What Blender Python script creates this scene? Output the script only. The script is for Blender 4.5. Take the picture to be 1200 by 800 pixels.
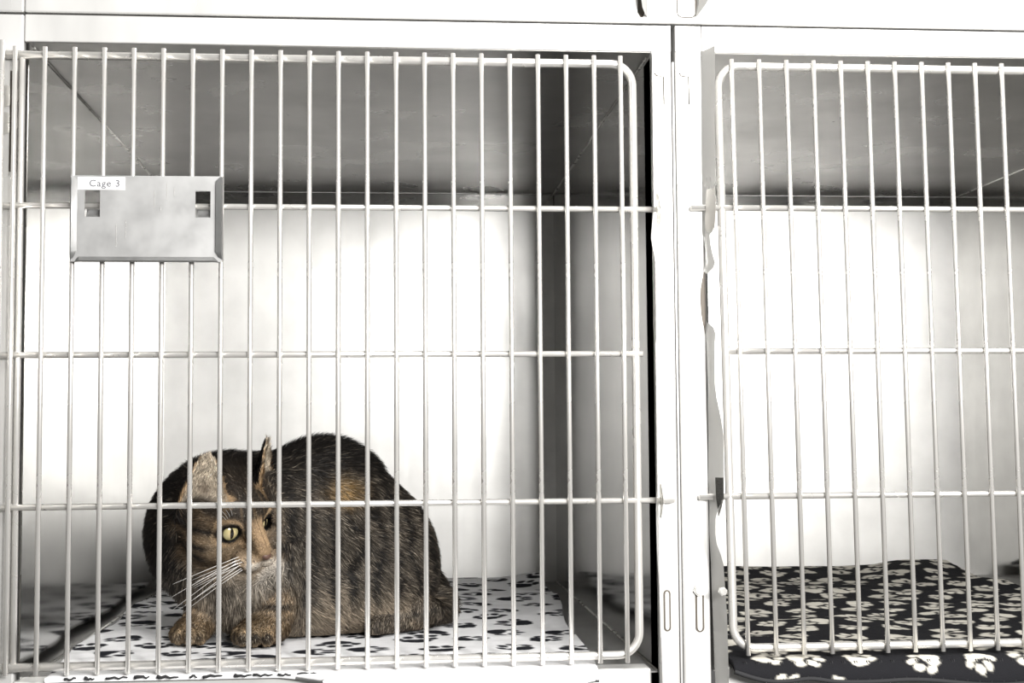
import bpy, bmesh, math, random
import numpy as np
from mathutils import Vector, Matrix

for o in list(bpy.data.objects):
    bpy.data.objects.remove(o, do_unlink=True)
S = bpy.context.scene
COL = S.collection
random.seed(7)
RNG = np.random.default_rng(7)

# ------------------------------------------------------------------ camera
CAM_POS = (0.3632, -1.3936, 0.2405)
YAW, PITCH, ROLL, FPX = 0.0871, 0.0654, -0.0072, 1654.4
fw = Vector((math.sin(YAW) * math.cos(PITCH), math.cos(YAW) * math.cos(PITCH), math.sin(PITCH)))
rt = Vector((math.cos(YAW), -math.sin(YAW), 0))
up = rt.cross(fw)
r2 = rt * math.cos(ROLL) + up * math.sin(ROLL)
u2 = up * math.cos(ROLL) - rt * math.sin(ROLL)
cd = bpy.data.cameras.new('camera')
cd.sensor_width = 36.0
cd.lens = FPX / 1200 * 36
cd.clip_start = 0.02
cam = bpy.data.objects.new('camera', cd)
COL.objects.link(cam)
M = Matrix((r2, u2, -fw)).transposed().to_4x4()
M.translation = CAM_POS
cam.matrix_world = M
S.camera = cam

# ------------------------------------------------------------------ light
w = bpy.data.worlds.new('room_light')
S.world = w
w.use_nodes = True
wb = w.node_tree.nodes['Background']
wb.inputs[0].default_value = (1.0, 0.985, 0.96, 1)
wb.inputs[1].default_value = 0.09


def area(name, loc, target, size, energy, col=(1, 1, 1)):
    l = bpy.data.lights.new(name, 'AREA')
    l.shape = 'RECTANGLE'
    l.size, l.size_y = size
    l.energy = energy
    l.color = col
    o = bpy.data.objects.new(name, l)
    COL.objects.link(o)
    o.location = loc
    o.rotation_euler = (Vector(target) - Vector(loc)).to_track_quat('-Z', 'Y').to_euler()
    return o


area('key_lamp', (0.76, -1.75, 0.66), (0.55, 0.4, 0.3), (0.16, 0.36), 25, (1, 0.985, 0.96))
area('side_lamp', (1.32, -1.60, 0.62), (0.70, 0.4, 0.3), (0.30, 0.40), 27, (1, 0.985, 0.96))
area('overhead_fill', (1.00, -1.15, 1.95), (0.65, 0.2, 0.2), (0.9, 0.6), 30, (1, 0.985, 0.96))  # unseen overhead light, added to brighten the front of the blanket

S.view_settings.view_transform = 'Standard'
S.view_settings.look = 'None'
S.view_settings.gamma = 1
S.view_settings.use_curve_mapping = False
S.view_settings.exposure = 0.5


# ------------------------------------------------------------------ materials
def new_mat(name):
    m = bpy.data.materials.new(name)
    m.use_nodes = True
    nt = m.node_tree
    return m, nt, nt.nodes['Principled BSDF']


def ramp(nt, fac, stops):
    r = nt.nodes.new('ShaderNodeValToRGB')
    while len(r.color_ramp.elements) < len(stops):
        r.color_ramp.elements.new(0.5)
    for e, (p, c) in zip(r.color_ramp.elements, stops):
        e.position = p
        e.color = (c, c, c, 1) if not isinstance(c, tuple) else (*c, 1)
    nt.links.new(fac, r.inputs[0])
    return r


def steel(name, col, metallic, rough, smudge=0.10, stretch=(1, 1, 1), bump=0.02, scale=9):
    m, nt, b = new_mat(name)
    tc = nt.nodes.new('ShaderNodeTexCoord')
    mp = nt.nodes.new('ShaderNodeMapping')
    mp.inputs['Scale'].default_value = stretch
    nt.links.new(tc.outputs['Object'], mp.inputs[0])
    n1 = nt.nodes.new('ShaderNodeTexNoise')
    n1.inputs['Scale'].default_value = scale
    n1.inputs['Detail'].default_value = 5
    nt.links.new(mp.outputs[0], n1.inputs[0])
    r = ramp(nt, n1.outputs[0], [(0.35, max(rough - smudge, 0.03)), (0.68, rough + smudge)])
    nt.links.new(r.outputs[0], b.inputs['Roughness'])
    n2 = nt.nodes.new('ShaderNodeTexNoise')
    n2.inputs['Scale'].default_value = scale * 2.3
    n2.inputs['Detail'].default_value = 7
    nt.links.new(mp.outputs[0], n2.inputs[0])
    c = ramp(nt, n2.outputs[0], [(0.25, tuple(x * 0.90 for x in col)), (0.6, tuple(col))])
    nt.links.new(c.outputs[0], b.inputs['Base Color'])
    b.inputs['Metallic'].default_value = metallic
    if bump:
        n3 = nt.nodes.new('ShaderNodeTexNoise')
        n3.inputs['Scale'].default_value = scale * 0.4
        n3.inputs['Detail'].default_value = 2
        nt.links.new(tc.outputs['Object'], n3.inputs[0])
        bp = nt.nodes.new('ShaderNodeBump')
        bp.inputs['Strength'].default_value = bump
        bp.inputs['Distance'].default_value = 0.02
        nt.links.new(n3.outputs[0], bp.inputs['Height'])
        nt.links.new(bp.outputs[0], b.inputs['Normal'])
    return m


def plain(name, col, rough=0.5, metallic=0.0, spec=0.5):
    m, nt, b = new_mat(name)
    n = nt.nodes.new('ShaderNodeTexNoise')
    n.inputs['Scale'].default_value = 60
    c = ramp(nt, n.outputs[0], [(0.3, tuple(x * 0.88 for x in col)), (0.7, tuple(col))])
    nt.links.new(c.outputs[0], b.inputs['Base Color'])
    b.inputs['Roughness'].default_value = rough
    b.inputs['Metallic'].default_value = metallic
    b.inputs['Specular IOR Level'].default_value = spec
    return m


def attr_mat(name, rough, spec=0.3, noise_bump=0, sheen=0):
    m, nt, b = new_mat(name)
    a = nt.nodes.new('ShaderNodeAttribute')
    a.attribute_name = 'col'
    nt.links.new(a.outputs['Color'], b.inputs['Base Color'])
    b.inputs['Roughness'].default_value = rough
    b.inputs['Specular IOR Level'].default_value = spec
    if sheen:
        b.inputs['Sheen Weight'].default_value = sheen
    if noise_bump:
        tc = nt.nodes.new('ShaderNodeTexCoord')
        n = nt.nodes.new('ShaderNodeTexNoise')
        n.inputs['Scale'].default_value = 900
        n.inputs['Detail'].default_value = 3
        nt.links.new(tc.outputs['Object'], n.inputs[0])
        bp = nt.nodes.new('ShaderNodeBump')
        bp.inputs['Strength'].default_value = noise_bump
        bp.inputs['Distance'].default_value = 0.002
        nt.links.new(n.outputs[0], bp.inputs['Height'])
        nt.links.new(bp.outputs[0], b.inputs['Normal'])
    return m


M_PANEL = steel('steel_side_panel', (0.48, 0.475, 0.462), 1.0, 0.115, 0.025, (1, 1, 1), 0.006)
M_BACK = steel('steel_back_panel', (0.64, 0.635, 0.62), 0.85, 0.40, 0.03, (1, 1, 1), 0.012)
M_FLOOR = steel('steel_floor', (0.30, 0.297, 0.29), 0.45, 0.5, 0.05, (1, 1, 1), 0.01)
M_TRIM_SHADE = plain('dark_trim_shade', (0.060, 0.050, 0.040), 0.5, 0.5)  # dark trim colour, also used to paint shade by the flanges
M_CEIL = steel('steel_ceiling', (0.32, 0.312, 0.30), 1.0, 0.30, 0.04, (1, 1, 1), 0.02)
M_FRAME = steel('steel_frame', (0.70, 0.695, 0.68), 0.45, 0.33, 0.08, (1, 1, 0.3), 0.0, 14)
M_ROD = steel('steel_rod', (0.88, 0.86, 0.825), 0.68, 0.27, 0.02, (1, 1, 1), 0.0, 12)
M_PLATE = steel('steel_plate', (0.40, 0.40, 0.397), 0.55, 0.42, 0.08, (1, 1, 1), 0.01, 30)
M_SLOT = plain('slot_shadow_steel', (0.10, 0.085, 0.07), 0.6, 0.6)
M_BOLT = steel('bolt_steel', (0.66, 0.65, 0.62), 0.8, 0.3, 0.05, (1, 1, 1), 0.0, 60)
M_STICKER = plain('sticker_paper', (0.88, 0.88, 0.88), 0.6)
M_INK = plain('sticker_ink', (0.10, 0.10, 0.115), 0.7)
M_FLEECE = attr_mat('printed_fleece', 0.95, 0.1, 0.35, 0.0)
M_STITCH = plain('hem_stitch', (0.02, 0.02, 0.022), 0.9)
M_SKIN = attr_mat('cat_coat', 0.8, 0.1)
M_FUR = attr_mat('cat_fur', 0.55, 0.25)
M_EYE = attr_mat('cat_eye', 0.06, 0.6)
M_NOSE = plain('cat_nose', (0.11, 0.060, 0.044), 0.5)
M_WHISK = plain('cat_whisker', (0.85, 0.83, 0.8), 0.4)


# ------------------------------------------------------------------ helpers
def tag(o, label=None, cat=None, group=None, kind=None):
    if label: o['label'] = label
    if cat: o['category'] = cat
    if group: o['group'] = group
    if kind: o['kind'] = kind
    return o


def empty(name, loc=(0, 0, 0)):
    o = bpy.data.objects.new(name, None)
    o.empty_display_size = 0.05
    o.location = loc
    COL.objects.link(o)
    return o


def wloc(o):
    v = Vector(o.location)
    while o.parent:
        o = o.parent
        v += Vector(o.location)
    return v


def link(name, mesh, mat, parent=None, loc=None):
    """mesh coordinates are world coordinates (loc None) or local to loc"""
    o = bpy.data.objects.new(name, mesh)
    COL.objects.link(o)
    if mat is not None and not mesh.materials:
        mesh.materials.append(mat)
    p = wloc(parent) if parent else Vector((0, 0, 0))
    if parent:
        o.parent = parent
    if loc is None:
        if parent:
            mesh.transform(Matrix.Translation(-p))
    else:
        o.location = Vector(loc) - p
    return o


class MB:
    def __init__(s):
        s.bm = bmesh.new()

    def box(s, x0, x1, y0, y1, z0, z1, bev=0.0, seg=2):
        r = bmesh.ops.create_cube(s.bm, size=1)
        vs = r['verts']
        for v in vs:
            v.co = Vector(((x0 + x1) / 2 + v.co.x * (x1 - x0), (y0 + y1) / 2 + v.co.y * (y1 - y0),
                           (z0 + z1) / 2 + v.co.z * (z1 - z0)))
        if bev:
            es = list({e for v in vs for e in v.link_edges})
            bmesh.ops.bevel(s.bm, geom=es, offset=bev, segments=seg, affect='EDGES', profile=0.5)
        return s

    def tube(s, pts, r, n=12, closed=False, caps=True, r1=None, dome=0.35):
        pts = [Vector(p) for p in pts]
        m = len(pts)
        rings = []
        prev = None
        for i, p in enumerate(pts):
            if closed:
                t = (pts[(i + 1) % m] - pts[i - 1]).normalized()
            else:
                t = (pts[min(i + 1, m - 1)] - pts[max(i - 1, 0)]).normalized()
            if prev is None:
                a = Vector((0, 1, 0)) if abs(t.y) < 0.9 else Vector((1, 0, 0))
                n1 = t.cross(a).normalized()
            else:
                n1 = (prev - t * prev.dot(t)).normalized()
            prev = n1
            n2 = t.cross(n1)
            rr = r if r1 is None else r + (r1 - r) * i / (m - 1)
            rings.append([s.bm.verts.new(p + (n1 * math.cos(2 * math.pi * k / n) + n2 * math.sin(2 * math.pi * k / n)) * rr)
                          for k in range(n)])
        for i in range(m if closed else m - 1):
            A, B = rings[i], rings[(i + 1) % m]
            for k in range(n):
                f = s.bm.faces.new((A[k], A[(k + 1) % n], B[(k + 1) % n], B[k]))
                f.smooth = True
        if caps and not closed:
            for ring, q, sg in ((rings[0], pts[0] - pts[1], 1), (rings[-1], pts[-1] - pts[-2], -1)):
                rr = (ring[0].co - ring[n // 2].co).length / 2
                c = sum((v.co for v in ring), Vector()) / n
                tip = s.bm.verts.new(c + q.normalized() * rr * dome)
                for k in range(n):
                    a, b = ring[k], ring[(k + 1) % n]
                    s.bm.faces.new((b, a, tip) if sg > 0 else (a, b, tip))
        return s

    def prism(s, poly, axis, a, b, bev=0):
        """extrude a 2D polygon; axis 'y': poly is (x,z) from y=a to b"""
        def P(p, t):
            return {'y': (p[0], t, p[1]), 'x': (t, p[0], p[1]), 'z': (p[0], p[1], t)}[axis]
        A = [s.bm.verts.new(P(p, a)) for p in poly]
        B = [s.bm.verts.new(P(p, b)) for p in poly]
        s.bm.faces.new(A)
        s.bm.faces.new(B[::-1])
        n = len(poly)
        for i in range(n):
            s.bm.faces.new((A[i], B[i], B[(i + 1) % n], A[(i + 1) % n]))
        return s

    def build(s, name, mat, parent=None, loc=None, smooth_angle=None):
        bmesh.ops.recalc_face_normals(s.bm, faces=s.bm.faces)
        me = bpy.data.meshes.new(name)
        s.bm.to_mesh(me)
        s.bm.free()
        o = link(name, me, mat, parent, loc)
        return o


def arc(c, r, a0, a1, n):
    return [(c[0] + r * math.cos(a0 + (a1 - a0) * i / n), c[1] + r * math.sin(a0 + (a1 - a0) * i / n)) for i in range(n + 1)]


# ------------------------------------------------------------------ cages
Z_FLOOR, Z_CEIL, Y_BACK, Y_FRONT = 0.004, 0.6295, 0.870, 0.012
SP = 0.0285


def cage_shell(label, x0, x1, post_l, post_r, rail_x, bottom_x, base):
    c = empty('steel_cage', base)
    tag(c, label, 'cage')
    t = 0.0015
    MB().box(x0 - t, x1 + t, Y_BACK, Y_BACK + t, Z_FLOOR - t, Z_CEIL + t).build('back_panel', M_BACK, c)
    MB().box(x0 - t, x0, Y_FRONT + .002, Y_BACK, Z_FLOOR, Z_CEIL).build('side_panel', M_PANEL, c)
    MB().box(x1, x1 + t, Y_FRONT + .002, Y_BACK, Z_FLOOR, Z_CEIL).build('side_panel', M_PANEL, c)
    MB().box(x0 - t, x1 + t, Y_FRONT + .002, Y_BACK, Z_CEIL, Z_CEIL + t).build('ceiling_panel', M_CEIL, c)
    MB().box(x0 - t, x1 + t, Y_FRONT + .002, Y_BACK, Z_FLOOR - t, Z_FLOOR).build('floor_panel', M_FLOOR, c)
    # folded lip where the back panel meets the ceiling, and welded corner seams
    MB().box(x0, x1, Y_BACK - 0.004, Y_BACK, Z_CEIL - 0.0235, Z_CEIL - 0.001, 0.0012).build('back_lip', M_PANEL, c)
    for sx in (x0 + 0.0006, x1 - 0.0006):
        MB().tube([(sx, Y_FRONT + .02, Z_CEIL - .0006), (sx, Y_BACK - .005, Z_CEIL - .0006)], 0.0011, 6).build('weld_seam', M_BOLT, c)
        MB().tube([(sx, Y_FRONT + .004, Z_FLOOR + .0006), (sx, Y_BACK - .002, Z_FLOOR + .0006)], 0.0011, 6).build('weld_seam', M_BOLT, c)
    # front frame
    MB().box(*rail_x, Y_FRONT, Y_FRONT + .03, 0.630, 0.6575, 0.0011).build('top_rail', M_FRAME, c)
    MB().box(*bottom_x, 0.0045, 0.034, -0.060, 0.0085, 0.0022, 3).build('bottom_rail', M_FRAME, c)
    posts = []
    for p in (post_l, post_r):
        posts.append(MB().box(*p, Y_FRONT, Y_FRONT + .03, -0.06, 0.6575, 0.0022, 3).build('post', M_FRAME, c))
    return c, posts


def strip_flange(rows, parent, name='latch_flange', th=0.0013, mat=None):
    """bent sheet flange: rows of (z, x_inner, y_inner, x_outer, y_outer)"""
    bm = bmesh.new()
    cols = 5
    G = []
    for z, xi, yi, xo, yo in rows:
        G.append([bm.verts.new((xi + (xo - xi) * k / cols, yi + (yo - yi) * k / cols, z)) for k in range(cols + 1)])
    for i in range(len(G) - 1):
        for k in range(cols):
            f = bm.faces.new((G[i][k], G[i][k + 1], G[i + 1][k + 1], G[i + 1][k]))
            f.smooth = True
    bmesh.ops.solidify(bm, geom=bm.faces[:], thickness=th)
    bmesh.ops.recalc_face_normals(bm, faces=bm.faces)
    me = bpy.data.meshes.new(name)
    bm.to_mesh(me)
    bm.free()
    me.set_sharp_from_angle(angle=0.7)
    return link(name, me, mat or M_FRAME, parent)


def door(cage, xl, xr, ztop, zbot, bars_x, rods, round_left, round_right, tilt, zt, zb, hinge_x=None):
    """a door of round bar: bent frame rod, upright bars welded in front, cross rods between"""
    R, YR = 0.0043, 0.0066
    rc = 0.022
    pts = []
    def sk(x, z):
        return (x + tilt * z, YR, z)
    path = []
    if round_right:
        path += [(xl if not round_left else xl + rc, zbot)]
        path += arc((xr - rc, zbot + rc), rc, -math.pi / 2, 0, 8)
        path += arc((xr - rc, ztop - rc), rc, 0, math.pi / 2, 8)
        if not round_left:
            path += [(xl, ztop)]
    if round_left:
        path += arc((xl + rc, ztop - rc), rc, math.pi / 2, math.pi, 8)
        path += arc((xl + rc, zbot + rc), rc, math.pi, math.pi * 1.5, 8)
        if not round_right:
            path = [(xr, ztop)] + path + [(xr, zbot)]
        path = path[:-1] if round_right else path
    closed = round_left and round_right
    d = MB().tube([sk(*p) for p in path], R, 16, closed=closed).build('door', M_ROD, cage)
    proto = None
    for x in bars_x:
        if proto is None:
            proto = MB().tube([(tilt * zb, 0, zb), (tilt * zt, 0, zt)], 0.00245, 12).build('bar', M_ROD, d, loc=(x, 0, 0))
        else:
            o = proto.copy()
            COL.objects.link(o)
            o.location = Vector((x, 0, 0)) - wloc(d)
    for z, a, b in rods:
        MB().tube([(a, 0.0053, z), (b, 0.0053, z)], 0.0030, 12).build('cross_rod', M_ROD, d)
    if hinge_x is not None:
        MB().tube([(hinge_x, -0.001, -0.03), (hinge_x, -0.001, ztop + 0.012)], 0.0032, 12).build('hinge_rod', M_ROD, d)
        MB().tube([(0.0055, 0.0066, zbot), (0.0055, 0.0066, ztop)], 0.0030, 12).build('inner_rod', M_ROD, d)
    return d


def hexbolt(parent, x, y, z, r=0.0052):
    mb = MB()
    pts = [(x + r * math.cos(math.pi / 3 * k + .2), z + r * math.sin(math.pi / 3 * k + .2)) for k in range(6)]
    mb.prism(pts, 'y', y, y - 0.0032)
    pts2 = [(x + r * .72 * math.cos(math.pi / 8 * k), z + r * .72 * math.sin(math.pi / 8 * k)) for k in range(16)]
    mb.prism(pts2, 'y', y - 0.003, y - 0.0042)
    return mb.build('bolt', M_BOLT, parent)


def slot(parent, x, z0, z1, wdt, y=Y_FRONT):
    """vertical stamped slot: raised rim around a dark slit"""
    r = wdt / 2
    o = [(x - r, z0 + r)] + arc((x, z0 + r), r, math.pi, 2 * math.pi, 8)[1:] + arc((x, z1 - r), r, 0, math.pi, 8)
    i = [(x + (p[0] - x) * .55, (z0 + z1) / 2 + (p[1] - (z0 + z1) / 2) * .93) for p in o]
    s = MB().prism(o, 'y', y + .001, y - 0.0004).build('slot', M_SLOT, parent)
    MB().prism(i, 'y', y + .001, y - 0.0008).build('slot_plate', M_FRAME, parent)
    return s


def keyhole(parent, x, z, y=Y_FRONT):
    """angled stamped groove: a short dog-leg on top of a long drop"""
    pts = [(x - 0.0055, z + 0.0035), (x - 0.0035, z + 0.0008), (x + 0.0040, z - 0.0004), (x + 0.0042, z - 0.029)]
    mb = MB()
    mb.tube([(px, y - 0.0001, pz) for px, pz in pts], 0.00075, 8)
    mb.build('stamped_groove', M_SLOT, parent)


# ---- the cage with the cat
cage_a, (pa_l, pa_r) = cage_shell('stainless steel cage with a barred door holding the tabby cat', 0.010, 0.630,
                                  (-0.060, 0.0050), (0.6305, 0.6518), (0.0056, 0.6516), (0.0056, 0.6210),
                                  (0.32, 0.44, -0.06))
MB().box(0.6300, 0.6517, Y_FRONT - .0004, Y_FRONT + .02, 0.6302, 0.6573, 0.0006).build('corner_plate', M_FRAME, cage_a)
bars = [i * SP for i in range(0, 22)]
bars[-1] -= 0.0015
door_a = door(cage_a, -0.016, 0.6102, 0.6150, 0.0215, bars,
              [(0.4660, -0.045, 0.6330), (0.3200, -0.045, 0.6170), (0.1735, -0.045, 0.6470)],
              False, True, 0.0, 0.6215, 0.0150, hinge_x=-0.0125)
# sheet flange on the latch post, wavy forward edge
LF = [(0.628, .6285), (0.55, .6280), (0.47, .6278), (0.44, .6250), (0.435, .6246), (0.425, .6262), (0.408, .6296), (0.345, .6295), (0.335, .6292), (0.328, .6276),
      (0.25, .6276), (0.19, .6272), (0.165, .6258), (0.125, .6262), (0.09, .6280), (0.0, .6300), (-0.03, .6305)]
strip_flange([(z, 0.6320, 0.0118, x, -0.008) for z, x in LF], pa_r)
strip_flange([(z, 0.6300, 0.013, 0.6300, 0.05) for z in (0.624, 0.3, -0.03)], pa_r, 'inner_flange', mat=M_TRIM_SHADE)
# catch tongue of the left latch
strip_flange([(0.486, .6320, .006, .6322, -.010), (0.474, .6325, .006, .6330, -.013), (0.462, .6325, .006, .6345, -.014),
              (0.450, .6322, .006, .6340, -.012), (0.446, .6320, .006, .6325, -.008)], pa_r, 'latch_catch', mat=M_BOLT)
strip_flange([(0.190, .6320, .006, .6322, -.006), (0.176, .6325, .006, .6332, -.010), (0.164, .6325, .006, .6330, -.006), (0.156, .6320, .006, .6322, -.002)],
             pa_r, 'latch_catch', mat=M_BOLT)
MB().box(0.6527, 0.6549, Y_FRONT + .0012, Y_FRONT + .02, -0.06, 0.6200, 0.0006).build('seam_strip', M_FRAME, cage_a)
keyhole(pa_r, 0.6395, 0.6045)
slot(pa_r, 0.6395, 0.043, 0.084, 0.0072)
# scalloped hinge strip on the hinge post
for zc in (0.575, 0.548):
    MB().prism([(-0.006 + p[0], zc + p[1]) for p in arc((0, 0), 0.0085, -1.3, 1.3, 10)] + [(-0.012, zc + .011), (-0.012, zc - .011)], 'y', 0.0115, 0.0100).build('hinge_tab', M_BOLT, pa_l)
MB().box(-0.0068, 0.0000, 0.0095, 0.0112, 0.50, 0.60, 0.0004).build('hinge_strip', M_SLOT, pa_l)

# ---- the neighbouring cage
cage_b, (pb_l, pb_r) = cage_shell('empty stainless steel cage at the right with a black blanket inside', 0.688, 1.306,
                                  (0.6558, 0.6835), (1.3065, 1.345), (0.6838, 1.3063), (0.6920, 1.3000),
                                  (1.0, 0.44, -0.06))
MB().box(0.6559, 0.6832, Y_FRONT - .0004, Y_FRONT + .02, 0.6306, 0.6573, 0.0006).build('corner_plate', M_FRAME, cage_b)
T = -0.011
bx = [0.7470 - 0.0285 + i * SP for i in range(0, 20)]
door_b = door(cage_b, 0.7055, 1.2990, 0.6146, 0.0257, bx,
              [(0.4683, 0.6685, 1.318), (0.3222, 0.7040, 1.302), (0.1764, 0.6725, 1.318)],
              True, True, T, 0.6200, 0.0195)
RF = [(0.631, .6835, .6920), (0.55, .6822, .6907), (0.50, .6815, .6900), (0.468, .6812, .6895), (0.448, .6808, .6882), (0.4415, .6815, .6862), (0.438, .6830, .6834),
      (0.428, .6836, .6842), (0.418, .6836, .6862), (0.410, .6834, .6886), (0.405, .6826, .6868), (0.400, .6812, .6836), (0.392, .6796, .6816), (0.375, .6786, .6804),
      (0.360, .6796, .6812), (0.352, .6812, .6828), (0.345, .6826, .6858), (0.339, .6832, .6876), (0.325, .6835, .6866), (0.289, .6841, .6864), (0.275, .6840, .6878),
      (0.262, .6838, .6904), (0.250, .6840, .6926), (0.238, .6841, .6940), (0.19, .6835, .6935), (0.180, .6836, .6926), (0.170, .6838, .6900), (0.161, .6838, .6862), (0.155, .6836, .6846),
      (0.140, .6834, .6842), (0.130, .6838, .6856), (0.120, .6842, .6894), (0.110, .6846, .6918), (0.085, .6850, .6932), (0.06, .6856, .6945), (-0.03, .6875, .6955)]
strip_flange([(z, .6834, 0.0118, .6837, 0.0080) if .350 < z < .403 else (z, xi, 0.0118, xo, -0.012) for z, xi, xo in RF], pb_l)
strip_flange([(0.486, .6835, .0, .6895, -.0125), (0.476, .683, .0, .6900, -.0135), (0.455, .6815, .0, .6892, -.0135), (0.446, .6812, -.002, .6882, -.0130), (0.4415, .6826, -.006, .6866, -.011)],
             pb_l, 'latch_catch', mat=M_ROD)
strip_flange([(0.196, .6858, -.008, .6930, -.0130), (0.176, .6862, -.008, .6930, -.0135), (0.166, .6872, -.010, .6905, -.013), (0.158, .6874, -.0115, .6880, -.012)],
             pb_l, 'latch_catch', mat=M_PANEL)
NOTCH_SHADE = [(.6822, .4030), (.6802, .3960), (.6786, .3870), (.6780, .3750), (.6786, .3620), (.6802, .3510), (.6832, .3400), (.6834, .4040)]
MB().prism(NOTCH_SHADE, 'y', Y_FRONT + .001, Y_FRONT - .0007).build('flange_shade', M_TRIM_SHADE, pb_l)  # dark slab paints the shadow beside the flange curve onto the post
keyhole(pb_l, 0.6655, 0.6045)
slot(pb_l, 0.6725, 0.0415, 0.082, 0.0090)
hexbolt(pb_l, 0.6724, Y_FRONT, 0.0835, 0.0066)
hexbolt(pb_l, 0.6905, -0.0105, 0.0845, 0.0045)

# ---- the row above: only the foot of its front frame is in view
cage_c = empty('steel_cage', (0.65, 0.44, 0.658))
tag(cage_c, 'bottom rail of the steel cage stacked above the two barred doors', 'cage')
MB().box(0.0056, 1.3445, Y_FRONT - 0.0015, Y_FRONT + .03, 0.6592, 0.735, 0.0016).build('bottom_rail', M_FRAME, cage_c)
MB().box(-0.06, 0.0050, Y_FRONT - 0.0015, Y_FRONT + .03, 0.6592, 0.735, 0.0016).build('post', M_FRAME, cage_c)
MB().box(-0.06, 1.3445, Y_FRONT + .03, Y_BACK, 0.664, 0.6655).build('floor_panel', M_PANEL, cage_c)
strip_flange([(0.735, .6290, .0105, .6165, -.012), (0.680, .6280, .0105, .6168, -.012), (0.670, .6275, .0105, .6190, -.008), (0.6655, .6272, .0105, .6225, -.002)], cage_c)
strip_flange([(0.735, .6790, .0105, .6885, -.012), (0.680, .6785, .0105, .6880, -.012), (0.671, .6775, .0105, .6820, -.006), (0.6665, .6770, .0105, .6785, .004)], cage_c)
MB().prism([(.6175, .735), (.6175, .6700), (.6200, .6655), (.6225, .6650), (.6275, .6760), (.6275, .735)], 'y', .0112, .0098).build('flange_shade', M_TRIM_SHADE, cage_c)  # dark slabs here and below paint the shaded left faces of the flanges
MB().prism([(.6772, .735), (.6772, .6690), (.6785, .6672), (.6840, .6790), (.6840, .735)], 'y', .0112, .0098).build('flange_shade', M_TRIM_SHADE, cage_c)
o = [(0.6585, 0.735), (0.6585, 0.675)] + arc((0.6640, 0.6715), 0.0055, math.pi, 1.5 * math.pi, 6) + arc((0.6725, 0.6715), 0.0055, 1.5 * math.pi, 2 * math.pi, 6) + [(0.678, 0.735)]
MB().tube([(x, Y_FRONT - .0015, z) for x, z in o], 0.00055, 6).build('stamped_groove', M_SLOT, cage_c)


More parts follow.
